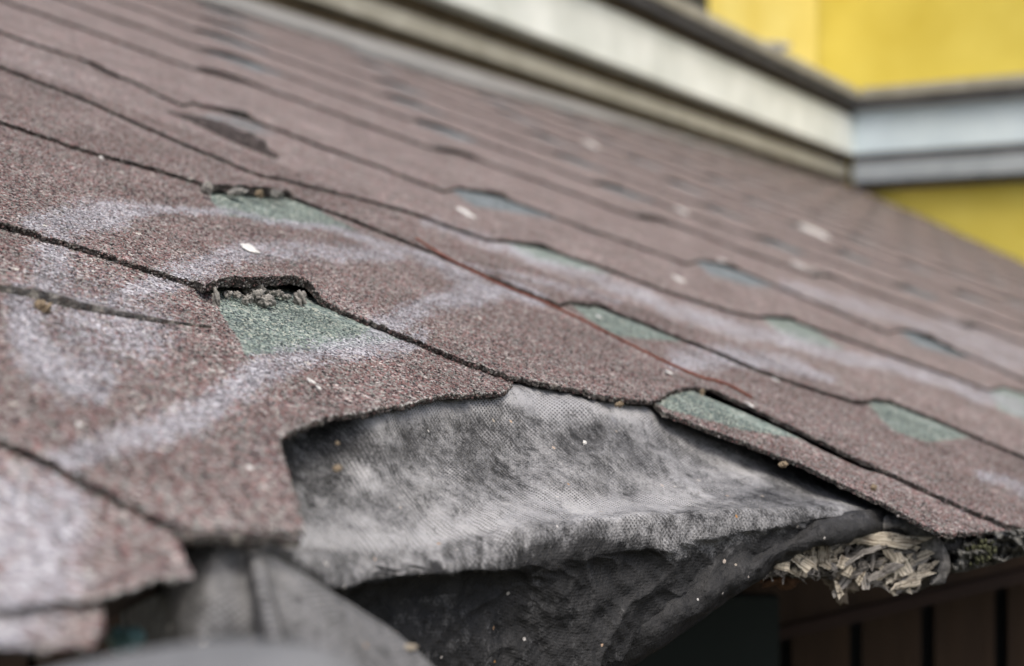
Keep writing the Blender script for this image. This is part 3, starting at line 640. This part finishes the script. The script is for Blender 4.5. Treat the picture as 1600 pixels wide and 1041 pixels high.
# hanging crumbs below the lifted edge
for n_, (x, y, w_, h_, m_, lb) in enumerate([(338,462,9,22,LUMP,'small grey crumb at the left end under the lifted shingle edge'),
        (400,458,22,26,LUMP,'large forked grey crumb under the middle of the lifted shingle edge'),
        (468,462,15,18,LUMP,'round grey crumb with a pale streak under the right end of the lifted edge'),
        (68,476,18,16,TAN,'tan crumb stuck under the short crack at the far left'),
        (325,290,12,12,LUMP,'grey crumb under the upper lifted edge, left end'),
        (372,295,16,8,LUMP,'flat grey crumb under the middle of the upper lifted edge'),
        (405,298,10,7,TAN,'tiny tan crumb under the upper lifted edge'),
        (430,300,12,9,LUMP,'grey crumb at the right tip of the upper lifted edge'),
        (1097,608,5,6,TAN,'tiny tan grain lying at the notch beside the wire'),
        (968,627,8,6,TAN,'brown grain in the gap above the membrane'),
        (1224,721,9,6,TAN,'brown grain deep in the dark gap on the right'),
        (1365,757,6,7,TAN,'tan grain at the right tip of the membrane')]):
    m = mmpx(x, y); c = R(x, y+5, .0080 if y < 400 else .0050)
    if n_ == 1:
        t_ = empty('hanging_crumb', tuple(c)); tag(t_, lb, 'crumb', 'crumbs caught under lifted edges')
        for (dx, dy, a_, b_) in ((-6,-8,15,15),(3,3,12,11),(16,10,12,9),(-14,6,7,7),(-30,0,7,5),(-44,-2,6,5),(34,-2,8,5),(48,2,7,4),(24,-4,9,4)):
            q = R(x+dx, y+dy+4, .0050)-c
            V, Fc = ICO3; nn = 1+.6*fbm(V[:,0]*3+dx, V[:,1]*3+V[:,2]*2.7+dy, 5)*1.6
            mesh_obj('clod', V*nn[:,None]*np.array([a_*m,a_*m*.8,b_*m])+q, Fc, LUMP, t_)
    else:
        lump('hanging_crumb' if n_ < 8 else 'loose_grain', c, (w_*m*.75, w_*m*.6, h_*m*.7), m_, lb, 'crumb', 'crumbs caught under lifted edges', .55, 3, n_)
for n_, (x, y, w_, h_, lb) in enumerate([(727,332,24,20,'round white dropping on the shingles above the upper end of the wire'),
        (390,388,24,16,'small flaked white dropping above the lifted shingle edge'),
        (1272,362,34,24,'large blurred white dropping high on the right of the roof'),
        (1066,330,20,12,'pale blurred spot right of centre in the upper courses'),
        (1060,436,16,12,'cream spot on the course below the green patch, right of centre'),
        (923,226,20,16,'faint tan spot far up near the flashing'),
        (1212,594,9,9,'tiny white spot right of the end of the wire'),
        (1250,415,22,10,'left one of the two pinkish pale spots close together on the right'),
        (1274,426,24,12,'right one of the two pinkish pale spots close together on the right'),
        (1130,408,14,9,'small pinkish spot just above the bright green wedge'),
        (1173,633,12,9,'small cream spot on the right part of the shingle below the wire'),
        (936,495,8,7,'tiny cream spot in the green wedge beside the wire'),
        (158,246,6,5,'tiny white grain on the left, above the second dark edge'),
        (123,664,10,9,'tiny blurred white grain in the lower left shingle'),
        (483,594,6,5,'upper left one of three white grains above the torn arch'),
        (490,597,6,5,'middle one of three white grains above the torn arch'),
        (498,606,7,5,'lower right one of three white grains above the torn arch'),
        (1045,582,8,5,'tiny white grain close under the lower end of the wire'),
        (391,731,8,8,'tiny white grain left of the torn opening')]):
    spot(x, y, w_, h_, DROP, 'white_dropping' if n_ < 3 else 'pale_spot', lb, 'spot', 'pale droppings and grains on the shingles', .18 if n_<12 else .5, n_)
# flakes lying on the membrane
def onmem(x, y, z, w_, h_, mat, name, lb, seed=0):
    m = z/F; V, Fc = ICO3; n = 1+.4*fbm(V[:,0]*1.5+seed, V[:,1]*1.5+seed*2, 3)*1.6
    o = mesh_obj(name, V*n[:,None]*np.array([w_*m*.5, w_*m*.5, h_*m*.5]), Fc, mat); o.location = P(x,y,z); tag(o, lb, 'flake', 'flakes lying on the membrane'); return o
onmem(1273,786,.690,17,6,DROP,'wood_flake','pale flake lying on the right part of the membrane fold')
onmem(527,732,.462,14,12,TAN,'wood_flake','tan and white crumb in the dark left part of the membrane',3)
onmem(527,693,.478,7,6,TAN,'wood_flake','small tan grain above the crumb in the dark left part of the membrane',5)
onmem(914,692,.645,6,8,DROP,'wood_flake','tiny white grain in the middle of the membrane',7)
onmem(641,1012,.404,17,10,CHIP0,'wood_flake','pale chip caught at the frayed edge of the lower left flap',11)
onmem(440,832,.400,9,7,TAN,'wood_flake','ochre grain beside the tip of the lower left torn shingle',8)

# broken dark sliver on the third course and the crack strip at left
def strip(name, pts, wid, hgt, mat, label, cat, n=90, green=0, seed=0, lift=0, sl=.1, grow=0):
    q = np.array(pts, float); s = np.linspace(0, len(q)-1, n); x = np.interp(s, range(len(q)), q[:,0]); y = np.interp(s, range(len(q)), q[:,1])
    c = R(x, y, 1.7*T+lift); d = np.gradient(c, axis=0); d /= np.linalg.norm(d, axis=1, keepdims=True); up = np.cross(N3, d)
    if up[:,1].mean() < 0: up = -up
    tp = np.sin(np.linspace(.03,.97,n)*math.pi)**.5
    lin = np.linspace(0,1,n) if grow >= 0 else np.linspace(1,0,n)
    jag = (wid*tp*(1+.5*fbm(s*1.5, s*0+seed, 3)))[:,None]; hh = (hgt*tp*(1+.5*fbm(s*2, s*0+seed+5, 3)))[:,None]
    e1 = (.0012*fbm(s*4, s*0+seed+8, 3))[:,None]
    jag = jag*(.25+.75*lin**1.2)[:,None]**abs(grow); hh = hh*(.2+.8*lin**1.2)[:,None]**abs(grow)
    R0 = c+up*e1-N3*.002; R1 = c+N3*hh+up*e1; R2 = c+up*jag+N3*hh*.9; R3 = c+up*jag*1.1-N3*.002
    V = np.concatenate([R0,R1,R2,R3]); a_ = np.arange(n-1); Fs = [np.stack([k*n+a_, k*n+a_+1, (k+1)*n+a_+1, (k+1)*n+a_],-1) for k in range(3)]
    ed = np.concatenate([np.ones(n), np.full(n,.95), np.full(n,sl), np.ones(n)])
    xx, yy = proj(V)
    o = mesh_obj(name, V, np.concatenate(Fs), mat, None, {'edge':ed, 'dust':dust_px(xx,yy), 'green':np.zeros(len(V)), 'grain':np.zeros(len(V)), 'pale':np.zeros(len(V))}); tag(o, label, cat); rebase(o); return o
strip('shingle_sliver', [(262,176),(300,192),(330,206),(360,222),(400,240),(432,252)], .012, .011, mat_noisy('dark_torn_felt',(.015,.013,.013),(.11,.092,.088),420,.003), 'dark broken shingle sliver lying loose across the third course, upper left', 'shingle fragment', seed=1, sl=.8, grow=.4)
strip('shingle_fragment', [(0,452),(60,466),(120,482),(180,494),(255,505),(330,510)], .008, .0042, SH, 'short lifted shingle fragment ending in a hairline crack at the left edge', 'shingle fragment', n=300, seed=4, grow=-1)
strip('broken_tab_layer', [(275,836),(330,840),(400,842),(470,845)], .0025, .0012, SH, 'second dark layer showing under the tip of the torn lower left shingle', 'shingle fragment', seed=6)

# ------------------------------------------------------------------ rusty wire
wp = [(650,372,.013),(690,398,.010),(740,424,.009),(790,448,.009),(850,472,.009),(920,505,.009),(990,541,.009),(1050,570,.010),(1095,589,.010),(1125,597,.011),(1150,607,.012),(1175,622,.010)]
mb = MB(); mb.tube(crspline(np.array([R(x,y,h) for x,y,h in wp]), 70), .00065, 8)
o = mb.build('rusty_wire', RUST, smooth=True); tag(o, 'thin rust red wire lying slantwise across the shingles', 'wire'); rebase(o)

# ------------------------------------------------------------------ rotten chipboard at the right of the tear
cb = empty('rotten_chipboard', tuple(P(np.array(1330.),np.array(870.),np.array(.70)))); tag(cb, 'splintered rotten chipboard edge with pale chips under the shingle corner', 'chipboard')
cbl = np.array(cb.location)
def zc(x, y): return float(np.interp(x,[1180,1330,1480],[.668,.692,.705]))
# core: a lumpy body
outl = [(1185,880),(1215,860),(1280,838),(1340,826),(1400,826),(1445,846),(1472,872),(1468,900),(1440,922),(1400,926),(1370,915),(1335,905),(1300,905),(1262,905),(1225,905),(1195,900)]
cen = np.array([1330,874]); rings = []; nr = 10; no = 120
ol = crspline(np.array(outl+[outl[0]],float), no+1)[:-1]
V = []; Fc = []
for r_ in range(nr):
    s = r_/(nr-1)
    for k in range(no):
        p_ = cen+(ol[k]-cen)*s; z = zc(*p_)+.018*s**3 + .006*fbm(p_[0]/14, p_[1]/9, 4)
        V.append(P(p_[0]+3*fbm(k/3,r_), p_[1]+4*fbm(k/3+5,r_)*s, z))
for k in range(no): V.append(P(ol[k][0], ol[k][1], zc(*ol[k])+.07))
for r_ in range(nr):
    for k in range(no): Fc.append((r_*no+k, r_*no+(k+1)%no, (r_+1)*no+(k+1)%no, (r_+1)*no+k))
mesh_obj('core', np.array(V)-cbl, Fc, mat_noisy('dark_rot',(.02,.018,.015),(.09,.08,.065),300,.002), cb)
def inside(x, y, shrink=.9):
    return in_poly(np.array([x]), np.array([y]), [tuple(cen+(np.array(p_)-cen)*shrink) for p_ in outl], 1)[0] > .5
def chip_geo(x, y, ln, wd, ang, z=None, dz=-.006, tilt=0):
    z = (zc(x,y) if z is None else z)+dz; m = z/F; nseg = 9; V = []; U = []; sg = random.choice((-1,1)); tp = random.random()**.5; ou = random.random()*9
    d = np.array([math.cos(ang), tilt, -math.sin(ang)]); d /= np.linalg.norm(d); n_ = np.array([math.sin(ang),0,math.cos(ang)])
    f_ = np.array([0,-1.,0])+.40*RNG.normal(size=3); th = .0008; e1 = random.uniform(-1,1)*ln*m*.14; e2 = random.uniform(-1,1)*ln*m*.14
    for k in range(nseg+1):
        s = k/nseg-.5; w_ = wd*(.5-.42*max(0,(s*sg+.5))**1.5*tp)
        cpt = d*s*ln*m + f_*(.0005*random.random())
        j1, j2 = w_*m*(1+.2*random.uniform(-1,1)), w_*m*(1+.2*random.uniform(-1,1))
        e = d*((e1 if k == 0 else e2) if k in (0,nseg) else 0)
        V += [cpt+n_*j1+e, cpt-n_*j2-e, cpt-n_*j2-e-f_*th, cpt+n_*j1+e-f_*th]; U += [(ou+s*ln*m, ou+j1),(ou+s*ln*m, ou-j2)]+[(ou+s*ln*m, ou)]*2
    Fc = []
    for k in range(nseg):
        a_ = k*4
        for q in range(4): Fc.append((a_+q, a_+(q+1)%4, a_+4+(q+1)%4, a_+4+q))
    Fc += [(0,3,2,1),(nseg*4,nseg*4+1,nseg*4+2,nseg*4+3)]
    return np.array(V)+P(np.array(float(x)),np.array(float(y)),np.array(z))-cbl, Fc, U
def chip(x, y, ln, wd, ang, mat, z=None, dz=-.006, tilt=0, name='wood_chip'):
    V, Fc, U = chip_geo(x, y, ln, wd, ang, z, dz, tilt)
    return mesh_obj(name, V, Fc, mat, cb, {'rnd':np.full(len(V), random.random())}, smooth=False, uv=np.array(U))
VV, FF, UU, RR = [], [], [], []
for q_ in range(420):
    while True:
        x = random.uniform(1190,1475); y = random.uniform(826,930)
        if inside(x,y,.97): break
    V_, F_, U_ = chip_geo(x, y, random.uniform(8,26), random.uniform(1.5,6), math.radians(random.gauss(-22,40)), None, random.uniform(-.003,.004), random.uniform(-.8,.8))
    n0_ = sum(len(v) for v in VV); VV.append(V_); FF += [tuple(q+n0_ for q in f) for f in F_]; UU += U_; RR += [random.random()*.8]*len(V_)
small_chips = mesh_obj('splinters', np.concatenate(VV), FF, CHIPG, cb, {'rnd':np.array(RR)}, smooth=False, uv=np.array(UU)); small_chips['kind'] = 'stuff'
# dark felt rim curling round the right end
rim = crspline(np.array([(1380,820),(1410,822),(1440,836),(1464,860),(1472,886),(1462,906),(1448,916)],float), 70); V = []; Fc = []
for k in range(70):
    tt_ = rim[min(k+1,69)]-rim[max(k-1,0)]; tt_ /= np.hypot(*tt_); nn_ = np.array([-tt_[1], tt_[0]])
    for q in range(12):
        a_ = 2*math.pi*q/12; rr_ = (15+16*fbm(k/7.,q/3.+.2,5))*math.sin(math.pi*min(1,.15+k/76))**.4
        p_ = rim[k]+nn_*rr_*math.cos(a_); z = zc(*rim[k])-.006+.004*math.sin(a_)
        V.append(P(p_[0], p_[1], z)-cbl)
for k in range(69):
    for q in range(12): Fc.append((k*12+q, k*12+(q+1)%12, (k+1)*12+(q+1)%12, (k+1)*12+q))
mesh_obj('felt_rim', np.array(V), Fc, mat_noisy('dark_felt',(.035,.034,.033),(.17,.165,.155),300,.0015), cb)
big = [(1355,841,150,13,-6,0),(1245,873,48,11,-35,0),(1270,873,26,9,85,0),(1283,866,26,8,88,0),(1293,866,24,7,86,0),(1258,885,30,8,70,0),(1290,882,18,8,-30,0),
       (1410,880,36,13,-62,0),(1395,872,32,9,-55,0),(1440,868,40,9,25,0),(1430,900,52,10,12,0),(1380,895,50,6,28,1),(1345,865,60,5,20,1),(1325,880,55,5,35,1),(1402,888,26,6,75,0),
       (1325,892,16,9,60,0),(1345,903,20,6,55,0),(1315,878,18,7,70,0),(1360,860,50,5,15,1),(1455,885,26,8,40,0),(1416,912,44,8,14,0),(1222,884,20,8,-10,0)]
for (x,y,ln,wd,ang,mt) in big: chip(x,y,ln*1.1,wd*1.7,math.radians(-ang),CHIPG if mt else CHIP, dz=-.008, tilt=random.uniform(-.2,.2))
n_ = 0
while n_ < 72:
    x = random.uniform(1195,1470); y = random.uniform(828,925)
    if not inside(x,y,.84): continue
    n_ += 1; chip(x, y, random.uniform(14,38), random.uniform(6,14), math.radians(random.choice([random.gauss(-25,18),random.gauss(-25,18),random.uniform(-90,90)])), CHIP if random.random()<.5 else CHIPG, dz=random.uniform(-.007,-.002), tilt=random.uniform(-.5,.5))
for (x,y,ln,wd,ang) in ((1315,915,40,16,-50),(1310,920,26,10,70),(1390,922,26,6,40)): chip(x,y,ln,wd,math.radians(ang),CHIPG if wd>12 else CHIP, dz=-.002)
lump('hanging_splinter', P(np.array(1313.),np.array(908.),np.array(.70)), (.0085,.006,.0075), mat_noisy('brown_grey_wood',(.08,.06,.045),(.28,.24,.19),260,.001), 'grey brown splinter tip hanging under the chipboard', 'splinter', None, .8, 3, 4)
lump('rotten_clod', P(np.array(1222.),np.array(900.),np.array(.70)), (.012,.008,.005), mat_noisy('brown_rot',(.03,.015,.008),(.12,.06,.03),260,.001), 'dark rusty brown rotten clod left of the pale chips', 'clod', None, .5, 3, 9)
# ------------------------------------------------------------------ mossy eave edge
me_ = empty('mossy_eave_edge', tuple(P(np.array(1540.),np.array(860.),np.array(.71)))); tag(me_, 'crumbly grey mossy board edge under the shingles at the right', 'eave edge')
ml = np.array(me_.location)
n1_, n2_ = 260, 40; sx = np.linspace(1462,1800,n1_); V = []
for x in sx:
    yt = np.interp(x,[1462,1500,1600,1800],[838,833,828,800]); yb_ = np.interp(x,[1462,1475,1500,1560,1600,1800],[905,895,896,880,868,820])
    for k in range(n2_):
        t_ = k/(n2_-1); a_ = t_*math.pi; y = yt+(yb_-yt)*(1-math.cos(a_))/2
        z = .722+.0002*(x-1540)/1 - .012*math.sin(a_)**.7 + .026*fbm(x/15, y/12+3, 5)
        V.append(P(x, y+3*fbm(x/8,k/3), z))
Fc = [(i*n2_+k,(i+1)*n2_+k,(i+1)*n2_+k+1,i*n2_+k+1) for i in range(n1_-1) for k in range(n2_-1)]
mesh_obj('crumbly_edge', np.array(V)-ml, Fc, MOSS, me_)
mb = MB()
for k in range(120):
    x = random.gauss(1532,11); y = 862+random.gauss(0,8)+.12*(1532-x); z = .708+random.uniform(-.004,.003)
    V, F_ = ICO2; s = random.uniform(.0004,.001); mb.add(np.array(V)*s*np.array([1,1,1.3])+P(np.array(x),np.array(y),np.array(z))-ml, F_)
mb.build('moss', GREENM, me_, smooth=True)

# ------------------------------------------------------------------ teal scrap
o = lump('teal_scrap', P(np.array(196.),np.array(1000.),np.array(.36)), (.0035,.005,.003), TEAL, 'small blurred teal plastic scrap in the dark gap at the lower left', 'plastic scrap', None, .3, 3, 2)

# ------------------------------------------------------------------ the yellow house behind
Hd = np.array([.498,.867,0]); Hd /= np.linalg.norm(Hd); UP = np.array([0,0,1.]); Q = np.cross(Hd, UP)    # Q: away from the left wall, to the right and nearer
if Q[0] < 0: Q = -Q
W1 = R(1318., 288., .004); W0 = R(400., 0., .004)
house = empty('yellow_house', tuple(W1-np.array([0,0,W1[2]]))); tag(house, 'yellow plastered house with a white cornice meeting in an inner corner behind the roof', 'house')
hl = np.array(house.location)
def prism(name, mat, d0, d1, z0, z1, side='L', a0=-5.5, a1=0.0, slope=0.0):
    # side L: runs along Hd (a), proud of the wall by d; side R: runs along Q
    A, D = (Hd, Q) if side == 'L' else (Q, -Hd)
    mb = MB(); c = W1 + A*(a0+a1)/2 + D*(d0+d1)/2 + UP*(z0+z1)/2
    mb.box(c-hl, A*(a1-a0)/2, D*(d1-d0)/2, UP*(z1-z0)/2)
    return mb.build(name, mat, house)
dz0 = W0[2]-W1[2]
# left wall
prism('wall', YEL2, -.25, -.10, -3.9, 2.2, 'L', -1.10, .0)
prism('wall', BEIGE, -.25, -.09, -3.9, .32, 'L', -6, -1.102)
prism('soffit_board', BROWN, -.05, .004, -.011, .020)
prism('beige_moulding', BEIGE, -.05, .022, .020, .057)
prism('soffit_board', BROWN, -.05, .008, .057, .100)  # its brown includes the shade below the fascia
prism('fascia', WHITE, -.06, .05, .100, .232)
prism('shade_strip', BROWN, -.06, .047, .232, .262)  # brown band painted in for the shadow under the ledge
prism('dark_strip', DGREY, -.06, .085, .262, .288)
prism('ledge', BEIGE, -.10, .095, .288, .312)
prism('ledge_cover', ZINC, -.10, .045, .312, .345, 'L', -6, 0)
# sloping flashing sheet from the last course up to the wall
fl = [(230,-35),(347,6),(519,59),(644,103),(800,148),(1000,198),(1200,254),(1318,288)]; V = []
for x, y in fl:
    p_ = R(float(x), float(y)+1, .010); t_ = max(-5.4, float((p_-W1)@Hd)); q_ = W1+Hd*min(t_,0)+Q*.004+UP*(-.008)
    if x < 1300 and q_[1]-p_[1] < -9: q_ = p_
    V += [p_-N3*.010, p_, q_, q_-UP*.03]
V = np.array(V)-hl; Fc = [(i*4+a_, i*4+a_+1, (i+1)*4+a_+1, (i+1)*4+a_) for i in range(len(fl)-1) for a_ in range(3)]
mesh_obj('flashing', V, Fc, mat_noisy('weathered_flashing', (.13,.13,.125), (.24,.24,.23), 9, .002), house, smooth=False)
# right wall
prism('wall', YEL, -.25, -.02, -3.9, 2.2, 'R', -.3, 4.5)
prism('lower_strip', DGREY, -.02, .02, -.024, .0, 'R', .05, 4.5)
prism('lower_moulding', mat_noisy('grey_blue_paint', (.27,.31,.33), (.38,.42,.44), 7, .003, .6), -.02, .05, .0, .064, 'R', .05, 4.5)
prism('shadow_strip', DGREY, -.02, .042, .064, .10, 'R', .05, 4.5)  # dark grey colours in the shade between moulding and fascia
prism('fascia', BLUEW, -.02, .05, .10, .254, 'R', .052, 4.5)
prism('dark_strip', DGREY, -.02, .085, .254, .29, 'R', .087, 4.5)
prism('ledge', BEIGE, -.02, .095, .29, .325, 'R', .097, 4.5)
# dark window behind the cornice at the left
win = prism('window', GLASS, -.10, -.06, .345, 1.4, 'L', -2.6, -1.12)
prism('window_frame', BEIGE, -.10, -.05, .345, 1.4, 'L', -1.7, -1.62).parent = win
bpy.data.objects[win.name]
for o_ in [c_ for c_ in bpy.data.objects if c_.parent == win]: o_.matrix_parent_inverse.identity()
o = lump('pale_rag', W1-Hd*.78+Q*.0+UP*.355, (.07,.03,.02), ZINC, 'pale grey lump lying on the cornice ledge under the yellow wall', 'rag', None, .4, 3, 3)

# ------------------------------------------------------------------ brown boarded wall under the eave, ground
lo = empty('boarded_wall', (0,0,0)); tag(lo, 'dark brown boarded wall with black gaps below the eave', 'boarded wall')
B0 = P(np.array(1300.), np.array(960.), np.array(1.25)); lo.location = B0-np.array([0,0,B0[2]]); ll = np.array(lo.location)
BD = np.array([.93,-.2,0]); BD /= np.linalg.norm(BD); BN = np.cross(BD, UP)
x = -1.6
while x < 1.6:
    wd = .046
    mb = MB(); mb.box(B0+BD*(x+wd/2)-UP*.7-ll, BD*wd/2, BN*.01, UP*.85); mb.build('board', BOARD, lo); x += wd+.010
mb = MB(); mb.box(B0-BN*.03*0+BD*0-UP*.7+np.array([0,.03,0])-ll, BD*1.8, BN*.006, UP*.85); mb.build('backing', GLASS, lo)
# sloping rail and the panel above it
mb = MB(); a_ = P(np.array(900.),np.array(1058.),np.array(1.15)); b_ = P(np.array(1900.),np.array(820.),np.array(1.12)); d_ = (b_-a_)/2; n_ = np.cross(d_,[0,1,0]); n_ /= np.linalg.norm(n_)
if n_[2] < 0: n_ = -n_
mb.box((a_+b_)/2-ll, d_, n_*.0045, np.array([0,.02,0])); mb.build('rail', mat_noisy('red_brown_rail',(.018,.010,.007),(.035,.019,.013),8,.003), lo)
mb = MB(); mb.box((a_+b_)/2+n_*.0345-ll, d_, n_*.03, np.array([0,.008,0])); mb.build('upper_board', BOARD, lo)
mb = MB(); a_ = P(np.array(1050.),np.array(930.),np.array(1.10)); mb.box(a_-ll-UP*.2, np.array([.075,0,0]), np.array([0,.01,0]), UP*.2); mb.build('green_panel', GREENP, lo)
g_ = 60
mesh_obj('ground', [(-g_,-g_,0),(g_,-g_,0),(g_,g_,0),(-g_,g_,0)], [(0,1,2,3)], GROUND, smooth=False)['kind'] = 'structure'
